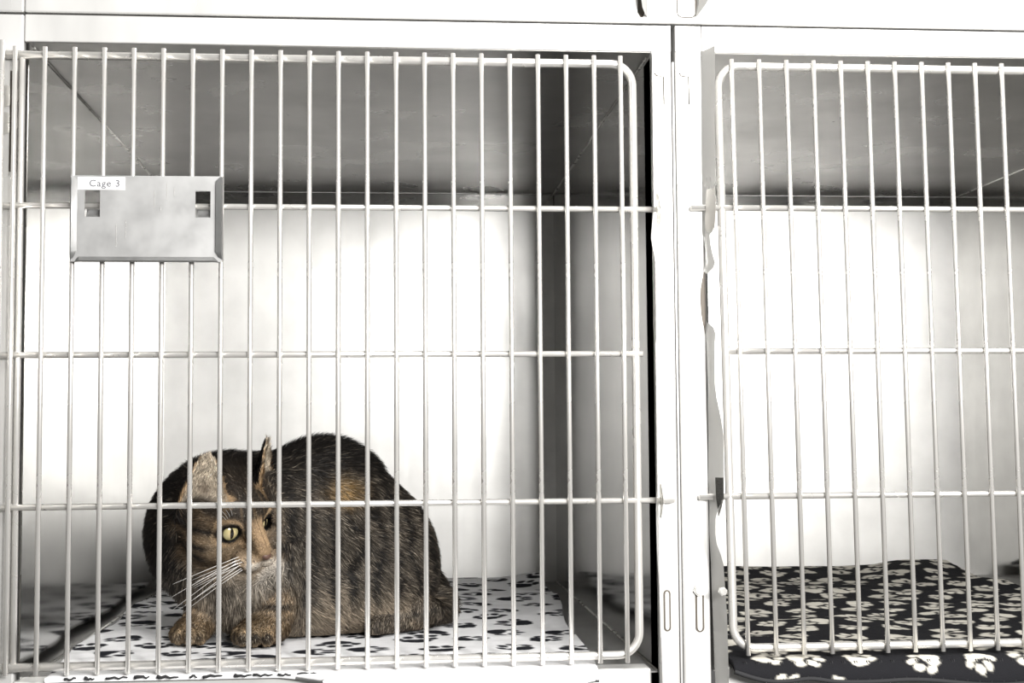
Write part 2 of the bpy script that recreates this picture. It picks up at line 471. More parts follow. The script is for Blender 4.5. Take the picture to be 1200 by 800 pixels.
# ------------------------------------------------------------------ card holder
def card_holder():
    x0, x1, z0, z1, y = 0.0573, 0.2015, 0.4095, 0.4935, -0.0075
    h = empty('card_holder', ((x0 + x1) / 2, y, z0))
    tag(h, 'bent steel card holder hanging on the bars above the cat', 'card holder')
    xs = [x0, 0.0700, 0.0845, 0.1755, 0.1900, x1]
    zs = [z0, 0.4530, 0.4790, z1]
    mb = MB()
    for i in range(len(xs) - 1):
        for j in range(len(zs) - 1):
            if not (j == 1 and i in (1, 3)):
                mb.box(xs[i], xs[i + 1], y - 0.0011, y, zs[j], zs[j + 1])
    mb.build('plate', M_PLATE, h)
    # folded edges: two sides and the bottom
    ys = y - 0.0012
    # side folds: channels that curl forward
    for sx, a, b in ((1, x0, x0 + 0.0062), (-1, x1, x1 - 0.0062)):
        ch = 0.006
        rows = [(z1 - 0.001, a, y, b - sx * .004, y - .0045), (z1 - .005, a, y, b, y - .0052), (z0 + ch + .004, a, y, b, y - .0052), (z0 + ch - .001, a, y, a + (b - a) * .55, y - .004), (z0 + .0015, a, y, a + (b - a) * .05, y - .001)]
        bm = bmesh.new()
        G = []
        for z, xi, yi, xo, yo in rows:
            pr = [(xi, yi), (xi - sx * .0008, (yi + yo) / 2), (xi + (xo - xi) * .12, yo), (xo, yo + .0012)]
            G.append([bm.verts.new((px, py, z)) for px, py in pr])
        for i in range(len(G) - 1):
            for k in range(3):
                bm.faces.new((G[i][k], G[i][k + 1], G[i + 1][k + 1], G[i + 1][k])).smooth = True
        bmesh.ops.solidify(bm, geom=bm.faces[:], thickness=0.0009)
        me = bpy.data.meshes.new('folded_edge')
        bm.to_mesh(me)
        me.set_sharp_from_angle(angle=0.7)
        bm.free()
        link('folded_edge', me, M_PLATE, h)
    bm = bmesh.new()
    G = []
    for x, k in ((x0 + .003, .05), (x0 + .008, 1), (x1 - .008, 1), (x1 - .003, .05)):
        pr = [(y, z0), (y - .0026 * k, z0 - .0006), (y - .0048 * k, z0 + .0008 * k), (y - .0036 * k, z0 + .0045 * k)]
        G.append([bm.verts.new((x, py, pz)) for py, pz in pr])
    for i in range(3):
        for k in range(3):
            bm.faces.new((G[i][k], G[i][k + 1], G[i + 1][k + 1], G[i + 1][k])).smooth = True
    bmesh.ops.solidify(bm, geom=bm.faces[:], thickness=0.0009)
    me = bpy.data.meshes.new('folded_edge')
    bm.to_mesh(me)
    me.set_sharp_from_angle(angle=0.7)
    bm.free()
    link('folded_edge', me, M_PLATE, h)
    # punched tongues that hook over the cross rod
    for a, b in ((0.0703, 0.0842), (0.1758, 0.1897)):
        bm = bmesh.new()
        G = []
        for yy, zz in ((y, .4528), (y + .004, .4545), (y + .0075, .459), (y + .0078, .462)):
            G.append([bm.verts.new((x, yy, zz)) for x in (a, a + .002, b - .002, b)])
        for i in range(3):
            for k in range(3):
                bm.faces.new((G[i][k], G[i][k + 1], G[i + 1][k + 1], G[i + 1][k])).smooth = True
        bmesh.ops.solidify(bm, geom=bm.faces[:], thickness=0.0009)
        me = bpy.data.meshes.new('hook_tongue')
        bm.to_mesh(me)
        bm.free()
        link('hook_tongue', me, M_PLATE, h)
    # scratches
    mb = MB()
    for x, za, zb in ((.148, .487, .470), (.136, .478, .462), (.155, .482, .474), (.109, .450, .432), (.1, .446, .424), (.142, .463, .458)):
        mb.box(x, x + .00035, y - .00135, y - .0010, zb, za)
    mb.build('scratches', M_BOLT, h)
    tag(bpy.data.objects[h.children[-1].name], kind='stuff')
    # sticker with the words
    st = MB().box(0.0632, 0.1083, y - 0.0014, y - 0.0010, 0.4795, 0.4918, 0.0001, 1).build('sticker', M_STICKER, h)
    tag(st, 'small white paper label')
    cu = bpy.data.curves.new('lettering', 'FONT')
    cu.body = 'Cage 3'
    cu.size = 0.0094
    cu.extrude = 0.00005
    cu.offset = 0.00012
    cu.space_character = 1.12
    to = bpy.data.objects.new('lettering_curve', cu)
    COL.objects.link(to)
    bpy.context.view_layer.update()
    me = bpy.data.meshes.new_from_object(to.evaluated_get(bpy.context.evaluated_depsgraph_get()))
    bpy.data.objects.remove(to)
    me.name = 'lettering'
    me.materials.clear()
    me.transform(Matrix.Translation((0.0742, y - 0.00165, 0.4826)) @ Matrix.Rotation(math.pi / 2, 4, 'X'))
    link('lettering', me, M_INK, st)


card_holder()


# ------------------------------------------------------------------ noise
def vnoise(P, scale, seed=0):
    """3D value noise in 0..1 on an (n,3) array"""
    Q = np.asarray(P, np.float64) * scale + seed * 17.13
    I = np.floor(Q).astype(np.int64)
    Fr = Q - I
    Fr = Fr * Fr * (3 - 2 * Fr)
    out = np.zeros(len(Q))
    for dx in (0, 1):
        for dy in (0, 1):
            for dz in (0, 1):
                h = (I[:, 0] + dx) * 374761393 + (I[:, 1] + dy) * 668265263 + (I[:, 2] + dz) * 2147483647 + seed * 974711
                h = (h ^ (h >> 13)) * 1274126177
                h = (h ^ (h >> 16)) & 0xFFFF
                wgt = (Fr[:, 0] if dx else 1 - Fr[:, 0]) * (Fr[:, 1] if dy else 1 - Fr[:, 1]) * (Fr[:, 2] if dz else 1 - Fr[:, 2])
                out += wgt * h / 65535.0
    return out


def sstep(a, b, x):
    t = np.clip((x - a) / (b - a), 0, 1)
    return t * t * (3 - 2 * t)


def set_col(me, C):
    C = np.clip(np.asarray(C, np.float32), 0, 1)
    a = me.attributes.new('col', 'FLOAT_COLOR', 'POINT')
    a.data.foreach_set('color', np.c_[C, np.ones(len(C), np.float32)].ravel())


def mesh_np(name, V, F, smooth=True):
    me = bpy.data.meshes.new(name)
    F = np.asarray(F, np.int32)
    k = F.shape[1]
    me.vertices.add(len(V))
    me.vertices.foreach_set('co', np.asarray(V, np.float32).ravel())
    me.loops.add(F.size)
    me.loops.foreach_set('vertex_index', F.ravel())
    me.polygons.add(len(F))
    me.polygons.foreach_set('loop_start', np.arange(0, F.size, k, dtype=np.int32))
    if smooth:
        me.polygons.foreach_set('use_smooth', np.ones(len(F), bool))
    me.update(calc_edges=True)
    return me


# ------------------------------------------------------------------ blankets
def paw_print_mask(U, Vv, cells, size, jitter, seed, fuzz=0.0025):
    """paw prints on the cloth: a large pad with four toes each"""
    rng = np.random.default_rng(seed)
    m = np.zeros(U.shape)
    Q = np.c_[U.ravel(), Vv.ravel(), np.zeros(U.size)]
    U = U + fuzz * ((vnoise(Q, 140, 31) + vnoise(Q, 420, 33) - 1).reshape(U.shape))
    Vv = Vv + fuzz * ((vnoise(Q, 140, 32) + vnoise(Q, 420, 34) - 1).reshape(U.shape))
    for cx, cy in cells:
        a = rng.uniform(-math.pi, math.pi)
        s = size * rng.uniform(0.88, 1.12)
        px, py = cx + rng.uniform(-1, 1) * jitter, cy + rng.uniform(-1, 1) * jitter
        du, dv = U - px, Vv - py
        near = (np.abs(du) < s) & (np.abs(dv) < s)
        if not near.any():
            continue
        x = (du[near] * math.cos(a) + dv[near] * math.sin(a)) / s
        y = (-du[near] * math.sin(a) + dv[near] * math.cos(a)) / s
        d = np.hypot(x / 0.34, (y + 0.16 - 0.25 * np.abs(x)) / 0.25) - 1
        for tx, ty, rx, ry in ((-.36, .14, .115, .16), (-.14, .38, .12, .17), (.14, .38, .12, .17), (.36, .14, .115, .16)):
            d = np.minimum(d, (np.hypot((x - tx) / rx, (y - ty) / ry) - 1) * .5)
        v = 1 - sstep(-0.12, 0.12, d)
        mm = m[near]
        m[near] = np.maximum(mm, v)
    return m


def blanket(name, label, edges, height, base_col, print_col, size, pitch, seed, nu, nv, thick=0.004, drop=None, reach=None, hem_prints=True):
    """cloth on the cage floor. edges: (xl(y), xr(y), y_front, y_back); drop(x): how far the hem hangs over the sill"""
    xl, xr, yf, yb = edges
    u = np.linspace(0, 1, nu)
    # v runs from the back edge forward; the last stretch hangs over the front sill
    L = (yb - yf)
    hang = 0.034
    t = np.linspace(0, L + hang, nv)
    Ug, Tg = np.meshgrid(u, t, indexing='ij')
    Y = yb - np.minimum(Tg, L)
    over = np.maximum(Tg - L, 0)
    X = xl(Y) + (xr(Y) - xl(Y)) * Ug
    Z = height(X, Y)
    dr = drop(X)
    k = over / hang
    # over the sill: forward and then down
    Y = np.where(over > 0, yf - reach(X) * np.sin(np.minimum(k * 1.6, math.pi / 2)), Y)
    Z = np.where(over > 0, Z - dr * k ** 1.6, Z)
    cells = []
    rng = np.random.default_rng(seed + 5)
    W = float((xr(np.array([.4])) - xl(np.array([.4])))[0])
    ny = int((L + hang) / (pitch * .866)) + 2
    for j in range(ny):
        for i in range(int(W / pitch) + 3):
            if not hem_prints and j * pitch * .866 > L - .03:
                continue
            cells.append((i * pitch + (j % 2) * pitch / 2 + float(xl(np.array([.4]))[0]) - pitch / 2, j * pitch * .866))
    mk = paw_print_mask(X, Tg, cells, size, pitch * .16, seed)
    P = np.c_[X.ravel(), Tg.ravel(), np.zeros(X.size)]
    n = vnoise(P, 160, 3) * .6 + vnoise(P, 420, 4) * .4
    mk = np.clip(mk.ravel() + (n - .5) * 0.9 * (mk.ravel() * (1 - mk.ravel())) * 4 * .5, 0, 1)
    bc, pc = np.array(base_col), np.array(print_col)
    C = bc * (1 - mk[:, None]) + pc * mk[:, None]
    C = C * (0.92 + 0.12 * n[:, None])
    V = np.c_[X.ravel(), Y.ravel(), Z.ravel()]
    idx = np.arange(nu * nv).reshape(nu, nv)
    F = np.stack([idx[:-1, :-1], idx[:-1, 1:], idx[1:, 1:], idx[1:, :-1]], -1).reshape(-1, 4)
    # underside
    Vb = V.copy()
    Vb[:, 2] = np.where(over.ravel() > 0, Vb[:, 2], Vb[:, 2]) - thick
    Vb[:, 1] += np.where(over.ravel() > 0, thick * .6 * k.ravel(), 0)
    N = len(V)
    Fb = F[:, ::-1] + N
    ring = np.concatenate([idx[:, 0], idx[-1, 1:], idx[::-1, -1][1:], idx[0, ::-1][1:-1]])
    nx = np.roll(ring, -1)
    Fr = np.stack([ring, nx, nx + N, ring + N], -1)
    me = mesh_np('cloth', np.r_[V, Vb], np.r_[F, Fb, Fr])
    set_col(me, np.r_[C, C * .9])
    b = empty(name, (float(X.mean()), (yf + yb) / 2, Z_FLOOR))
    tag(b, label, 'blanket')
    me.materials.append(M_FLEECE)
    link('cloth', me, None, b)
    return b, X, Y, Z


def lump(X, Y, x, y, rx, ry, h):
    return h * np.exp(-((X - x) / rx) ** 2 - ((Y - y) / ry) ** 2)


def zn(X, Y, sx, sy, seed):
    return vnoise(np.c_[(X * sx).ravel(), (Y * sy).ravel(), np.zeros(X.size)], 1, seed).reshape(X.shape) - .5


def h_white(X, Y):
    z = 0.0165 + 0.006 * zn(X, Y, 9, 14, 1) + 0.0025 * zn(X, Y, 30, 45, 2)
    z = z + lump(X, Y, .60, .80, .05, .06, .010) + lump(X, Y, .10, .25, .05, .12, .003)
    edge = np.minimum(np.abs(X - .03), np.abs(X - .575))
    # pressed flat where the cat lies
    pr = np.exp(-((X - .27) / .19) ** 4 - ((Y - .24) / .15) ** 4)
    z = z * (1 - pr) + .0155 * pr
    s = sstep(0.0, 0.06, Y)
    return 0.0128 * (1 - s) + np.maximum(z, .011) * s


def drop_white(X):
    return 0.001 + 0.007 * sstep(.25, .33, X) + .0015 * np.sin(X * 26) * sstep(.3, .36, X)


white_b, bX, bY, bZ = blanket('blanket', 'white fleece blanket with black paw prints under the cat',
                              (lambda y: .032 - .004 * sstep(0, .5, y) + .006 * np.sin(y * 19 + 1) * (1 - .3 * y),
                               lambda y: .566 + .030 * sstep(.0, .75, y) + .004 * np.sin(y * 15),
                               0.000, 0.838), h_white, (0.86, 0.86, 0.87), (0.018, 0.019, 0.024), 0.048, 0.070, 11, 330, 480,
                              thick=.004, drop=drop_white, reach=lambda X: .003 + .016 * sstep(.25, .34, X), hem_prints=False)
# second folded layer of the white blanket that hangs over the sill
def under_layer():
    nu, nv = 160, 14
    x = np.linspace(.300, .561, nu)
    k = np.linspace(0, 1, nv)
    X, K = np.meshgrid(x, k, indexing='ij')
    Y = 0.012 - 0.036 * np.sin(np.minimum(K * 1.5, 1.57))
    Z = 0.0080 - (0.0125 + .0022 * np.sin(X * 38 + .6) + .0012 * np.sin(X * 90)) * K ** 2.2 * sstep(.300, .335, X) * (1 - .55 * sstep(.535, .561, X))
    V = np.c_[X.ravel(), Y.ravel(), Z.ravel()]
    idx = np.arange(nu * nv).reshape(nu, nv)
    F = np.stack([idx[:-1, :-1], idx[:-1, 1:], idx[1:, 1:], idx[1:, :-1]], -1).reshape(-1, 4)
    mk = np.zeros(len(V))
    for cx, ck, rx in ((.345, .8, .02), (.53, .45, .018), (.46, 1.0, .03), (.40, .95, .022)):
        mk = np.maximum(mk, 1 - sstep(.5, 1.1, np.hypot((V[:, 0] - cx) / rx, (K.ravel() - ck) / .16)))
    n = vnoise(V, 300, 5)
    mk *= n > .42
    C = np.array((.84, .84, .84)) * (1 - mk[:, None]) + np.array((.02, .02, .025)) * mk[:, None]
    me = mesh_np('folded_hem', V, F)
    set_col(me, C * (.9 + .15 * n[:, None]))
    bm = bmesh.new()
    bm.from_mesh(me)
    me.materials.append(M_FLEECE)
    bm.free()
    o = link('folded_hem', me, None, white_b)
    md = o.modifiers.new('thickness', 'SOLIDIFY')
    md.thickness = 0.0028
    md.offset = -1


under_layer()
# dark stitched hem at the left front
hr = random.Random(3)
mb = MB()
hx = .056
while hx < .285:
    ln = hr.uniform(.006, .026)
    q = [(hx + ln * k / 5, -.0044 - .0012 * hr.random(), .0116 + .0022 * (hr.random() - .5)) for k in range(6)]
    mb.tube(q, hr.uniform(.0010, .0020), 6, r1=.0007)
    hx += ln + hr.uniform(.001, .012)
mb.build('hem_stitching', M_STITCH, white_b)


def h_black(X, Y):
    z = 0.018 + 0.009 * zn(X, Y, 8, 16, 8) + 0.003 * zn(X, Y, 30, 50, 9)
    z = z + 0.012 * sstep(.66, .80, Y) * (1 - .5 * sstep(.80, .83, Y)) + lump(X, Y, 1.17, .74, .06, .07, .014) + lump(X, Y, 1.16, .62, .2, .05, .006)
    s = sstep(0.0, 0.06, Y)
    return 0.0160 * (1 - s) + np.maximum(z, .012) * s


def drop_black(X):
    a = .010 + .0065 * np.sin((X - .70) * 44) * (1 - sstep(.755, .80, X)) + .012 * sstep(.74, .86, X) + .0035 * np.sin(X * 33 + 1)
    return np.maximum(a, .006)


black_b, kX, kY, kZ = blanket('blanket', 'black fleece blanket with pale paw prints on the floor of the empty cage',
                              (lambda y: .7000 + 0 * y, lambda y: 1.285 - .04 * sstep(.3, .8, y), 0.000, 0.835), h_black,
                              (0.013, 0.013, 0.015), (0.60, 0.575, 0.51), 0.038, 0.054, 23, 330, 480, thick=.005, drop=drop_black, reach=lambda X: .017 + 0 * X)
# overlock stitches along the hanging hem of the black blanket
mb = MB()
nv = kX.shape[1]
for i in range(6, 330, 7):
    a = Vector((kX[i, -1], kY[i, -1] - .0008, kZ[i, -1] - .002))
    b = Vector((kX[i, -14], kY[i, -14] - .0009, kZ[i, -14] + .0006))
    mb.tube([a, (a + b) / 2 + Vector((.0022, -.0006, .0004)), b, b + Vector((.0026, 0, -.0004)), (a + b) / 2 + Vector((.004, -.0006, -.001))], 0.00045, 5)
mb.build('hem_stitching', M_STITCH, black_b)
mb = MB()
mb.tube([(kX[i, -1], kY[i, -1] - .0004, kZ[i, -1] - .0022) for i in range(0, 330, 3)], 0.0021, 8)
mb.build('hem_edge', M_STITCH, black_b)

# ------------------------------------------------------------------ the cat
# body axes: A head-to-rump in plan, B across
AX = np.array([0.906, 0.423, 0.0])
BX = np.array([-0.423, 0.906, 0.0])
ZX = np.array([0.0, 0.0, 1.0])
BODY = np.stack([AX, BX, ZX])
I3 = np.eye(3)
# head frame: E to the cat's left (picture right), U up, F out of the face
HF = np.array([0.6985, -0.5656, -0.4384]); HF /= np.linalg.norm(HF)
HE = np.array([0.6898, 0.6952, 0.2022]); HE -= HF * (HE @ HF); HE /= np.linalg.norm(HE)
HU = np.cross(HF, HE)
HEAD = np.stack([HE, HU, HF])
HO = np.array([0.2101, 0.160, 0.1407])


def hw(p):
    return HO + np.asarray(p, float) @ HEAD


PRIMS = []   # (kind, region, data, blend)


def ell(region, c, r, R=I3, k=0.02):
    PRIMS.append(('ell', region, (np.array(c, float), np.array(r, float), R), k))


def cap(region, a, b, ra, rb, k=0.012):
    PRIMS.append(('cap', region, (np.array(a, float), np.array(b, float), ra, rb), k))


# trunk
ell('body', (.276, .270, .122), (.108, .080, .101), BODY)
ell('body', (.290, .275, .150), (.070, .062, .079), BODY, .03)
ell('body', (.178, .250, .131), (.088, .080, .085), BODY, .03)
ell('body', (.352, .296, .091), (.065, .072, .082), BODY, .03)
ell('body', (.350, .255, .074), (.060, .040, .060), BODY, .02)
ell('body', (.290, .240, .055), (.110, .052, .040), BODY, .02)
ell('body', (.205, .212, .090), (.060, .048, .062), I3, .025)
ell('body', (.190, .222, .150), (.066, .056, .052), I3, .03)
# hind foot and tail
ell('foot', (.398, .247, .038), (.029, .021, .0185), BODY, .010)
cap('foot', (.388, .240, .030), (.348, .208, .0275), .013, .011, .008)
cap('body', (.405, .335, .065), (.420, .290, .040), .019, .019, .015)
cap('body', (.420, .290, .040), (.405, .262, .030), .018, .013, .008)
# front legs and paws
cap('leg', (.240, .205, .085), (.238, .168, .045), .026, .020, .016)
ell('foot', (.229, .152, .0335), (.027, .024, .0155), I3, .010)
cap('leg', (.160, .212, .080), (.158, .186, .042), .023, .017, .016)
ell('foot', (.152, .172, .0325), (.020, .021, .0145), I3, .010)
TOES = []
for x, y in ((.2025, .1480), (.2090, .1365), (.2215, .1300), (.2345, .1310)):
    ell('toe', (x, y, .0285), (.0074, .0105, .0100), I3, .0015)
    TOES.append((x, y))
for x, y in ((.1345, .1660), (.1400, .1555), (.1510, .1500), (.1620, .1515)):
    ell('toe', (x, y, .0280), (.0068, .0095, .0095), I3, .0015)
    TOES.append((x, y))


def hell(c, r, k, region='head'):
    ell(region, hw(c), r, HEAD, k)


hell((0, .008, -.042), (.043, .038, .046), .012)
hell((0, .017, -.016), (.030, .021, .024), .010)
for s in (-1, 1):
    hell((s * .024, -.022, -.024), (.027, .022, .029), .010)
    hell((s * .0205, 0, -.0075), (.0150, .0135, .0140), .006)
    hell((s * .0095, -.0260, .0185), (.0130, .0108, .0155), .004)
hell((0, -.0365, .0135), (.0105, .0080, .0130), .005)
cap('head', hw((0, .010, .001)), hw((0, -.0120, .0305)), .0120, .0082, .007)
# ears: cupped leaf shapes, open toward the side-front
EARS = []
for s in (-1, 1):
    base = hw((s * .0352, .0235, -.0383))
    tip = hw((s * .0439, .0826, -.0300))
    H = np.linalg.norm(tip - base)
    up_ = (tip - base) / H
    face = 0.80 * HF + s * 0.58 * HE
    face -= up_ * (face @ up_); face /= np.linalg.norm(face)
    side = np.cross(up_, face)
    EARS.append((base, np.stack([side, up_, face]), H))
    PRIMS.append(('ear', 'ear', EARS[-1], .0035))
EYES = []
for s in (-1, 1):
    c = hw((s * .0205, 0, -.0075))
    g = 0.90 * HF + s * 0.36 * HE + 0.16 * HU
    g /= np.linalg.norm(g)
    e = HE - g * (HE @ g); e /= np.linalg.norm(e)
    u = np.cross(g, e)
    EYES.append((c, np.stack([e, u, g])))


def sd_ell(P, d):
    c, r, R = d
    q = (P - c) @ R.T
    k0 = np.sqrt(((q / r) ** 2).sum(-1))
    k1 = np.sqrt(((q / r ** 2) ** 2).sum(-1)) + 1e-9
    return k0 * (k0 - 1) / k1


def sd_cap(P, d):
    a, b, ra, rb = d
    ba = b - a
    t = np.clip(((P - a) @ ba) / (ba @ ba), 0, 1)
    return np.sqrt((((P - a) - t[..., None] * ba) ** 2).sum(-1)) - (ra + (rb - ra) * t)


def sd_ear(P, d):
    base, R, H = d
    q = (P - base) @ R.T
    t = np.clip(q[..., 1] / H, -.25, 1.0)
    hwid = .0270 * np.clip(1 - t, 0, 1.2) ** .50 + .0006
    cup = 19 * q[..., 0] ** 2 - .006 * t
    a = np.abs(q[..., 0]) - hwid
    b = np.abs(q[..., 2] - cup) - (.0024 - .0008 * np.clip(t, 0, 1))
    c = np.maximum(q[..., 1] - H, -q[..., 1] - .010)
    return np.maximum(np.maximum(a * .8, b * .75), c)


def prim_sd(P, p):
    return {'ell': sd_ell, 'cap': sd_cap, 'ear': sd_ear}[p[0]](P, p[2])


def prim_box(p):
    k, _, d, bl = p
    m = bl * 1.2 + .006
    if k == 'ell':
        e = np.sqrt(((d[2].T * d[1]) ** 2).sum(1))
        return d[0] - e - m, d[0] + e + m
    if k == 'cap':
        r = max(d[2], d[3])
        return np.minimum(d[0], d[1]) - r - m, np.maximum(d[0], d[1]) + r + m
    return d[0] - .065, d[0] + .09


def build_field(h, lo, hi):
    n = np.ceil((hi - lo) / h).astype(int)
    F = np.full(n, 0.05, np.float32)
    g = [lo[i] + h * np.arange(n[i]) for i in range(3)]
    for p in PRIMS:
        a, b = prim_box(p)
        i0 = np.maximum(((a - lo) / h).astype(int), 0)
        i1 = np.minimum(np.ceil((b - lo) / h).astype(int) + 1, n)
        sl = tuple(slice(i0[i], i1[i]) for i in range(3))
        X, Y, Z = np.meshgrid(*[g[i][sl[i]] for i in range(3)], indexing='ij')
        d = prim_sd(np.stack([X, Y, Z], -1), p)
        cur = F[sl]
        k = p[3]
        hh = np.clip(k - np.abs(cur - d), 0, None) / k
        F[sl] = np.minimum(cur, d) - hh * hh * k * .25
    # carve the eye openings and the mouth line
    for c, R in EYES:
        cc = c + R[2] * .0105 - R[1] * .0012
        i0 = ((cc - .02 - lo) / h).astype(int)
        i1 = ((cc + .02 - lo) / h).astype(int)
        sl = tuple(slice(i0[i], i1[i]) for i in range(3))
        X, Y, Z = np.meshgrid(*[g[i][sl[i]] for i in range(3)], indexing='ij')
        d = sd_ell(np.stack([X, Y, Z], -1), (cc, np.array([.0122, .0080, .0115]), R))
        F[sl] = np.maximum(F[sl], -d)
    for a, b in (((0, -.0215, .0385), (0, -.0305, .0345)), ((0, -.0305, .0345), (.0100, -.0340, .0240)), ((0, -.0305, .0345), (-.0100, -.0340, .0240))):
        A, B = hw(a), hw(b)
        i0 = ((np.minimum(A, B) - .008 - lo) / h).astype(int)
        i1 = ((np.maximum(A, B) + .008 - lo) / h).astype(int)
        sl = tuple(slice(i0[i], i1[i]) for i in range(3))
        X, Y, Z = np.meshgrid(*[g[i][sl[i]] for i in range(3)], indexing='ij')
        d = sd_cap(np.stack([X, Y, Z], -1), (A, B, .0016, .0012))
        k = .002
        v = -d
        cur = F[sl]
        hh = np.clip(k - np.abs(cur - v), 0, None) / k
        F[sl] = np.maximum(cur, v) + hh * hh * k * .25
    # flat under the belly and paws, where the cat rests on the blanket
    Zg = g[2][None, None, :]
    F = np.maximum(F, (.0185 - Zg).astype(np.float32))
    return F


def surface_nets(F, lo, h):
    S_ = F < 0
    n = np.array(F.shape)
    c = np.zeros(n - 1, np.int8)
    for dx in (0, 1):
        for dy in (0, 1):
            for dz in (0, 1):
                c += S_[dx:n[0] - 1 + dx, dy:n[1] - 1 + dy, dz:n[2] - 1 + dz]
    act = np.argwhere((c > 0) & (c < 8))
    idx = np.full(n - 1, -1, np.int64)
    idx[tuple(act.T)] = np.arange(len(act))
    acc = np.zeros((len(act), 3))
    cnt = np.zeros(len(act))
    corners = [(a, b, d) for a in (0, 1) for b in (0, 1) for d in (0, 1)]
    for p in corners:
        for ax in range(3):
            if p[ax]:
                continue
            q = list(p); q[ax] = 1
            f0 = F[tuple((act + p).T)].astype(float)
            f1 = F[tuple((act + q).T)].astype(float)
            m = (f0 < 0) != (f1 < 0)
            t = np.where(m, f0 / np.where(m, f0 - f1, 1), 0)
            P = np.array(p, float)[None] + t[:, None] * (np.array(q) - np.array(p))[None]
            acc += P * m[:, None]
            cnt += m
    V = lo + h * (act + acc / cnt[:, None])
    quads = []
    for ax in range(3):
        o1, o2 = [(1, 2), (2, 0), (0, 1)][ax]
        sl0 = [slice(None)] * 3; sl1 = [slice(None)] * 3
        sl0[ax] = slice(0, -1); sl1[ax] = slice(1, None)
        a, b = S_[tuple(sl0)], S_[tuple(sl1)]
        E_ = np.argwhere(a != b)
        E_ = E_[(E_[:, o1] > 0) & (E_[:, o2] > 0) & (E_[:, o1] < n[o1] - 1) & (E_[:, o2] < n[o2] - 1)]
        ins = a[tuple(E_.T)]
        def cell(d1, d2):
            e = E_.copy(); e[:, o1] -= d1; e[:, o2] -= d2
            return idx[tuple(e.T)]
        q = np.stack([cell(1, 1), cell(0, 1), cell(0, 0), cell(1, 0)], -1)
        q[~ins] = q[~ins][:, ::-1]
        quads.append(q)
    return V, np.concatenate(quads)


GH = 0.0018
GLO, GHI = np.array([.06, .085, .010]), np.array([.47, .41, .27])
FIELD = build_field(GH, GLO, GHI)
CV, CF = surface_nets(FIELD, GLO, GH)


def vnormals(V, F):
    a, b, c, d = (V[F[:, i]] for i in range(4))
    n = np.cross(c - a, d - b)
    N = np.zeros_like(V)
    for i in range(4):
        np.add.at(N, F[:, i], n)
    return N / (np.linalg.norm(N, axis=1, keepdims=True) + 1e-12)


# a light relax to take the grid out of the surface
for it in range(3):
    acc = np.zeros_like(CV); cn = np.zeros(len(CV))
    for i in range(4):
        for j in (1, 3):
            np.add.at(acc, CF[:, i], CV[CF[:, (i + j) % 4]])
            np.add.at(cn, CF[:, i], 1)
    CV = CV * .5 + .5 * acc / cn[:, None]
CN = vnormals(CV, CF)


def regions(P):
    """distance to the head, ear and limb primitives"""
    out = {}
    for p in PRIMS:
        d = prim_sd(P, p)
        out[p[1]] = np.minimum(out.get(p[1], np.full(len(P), 9.0)), d)
    return out


def mixc(C, col, w_):
    w_ = np.clip(w_, 0, 1)[:, None]
    return C * (1 - w_) + np.array(col)[None] * w_


BLACK = (.009, .0075, .0065)
DARK = (.018, .014, .011)
GREY = (.050, .0415, .0325)
TAN = (.170, .118, .070)
BUFF = (.24, .193, .142)
CREAM = (.66, .58, .48)


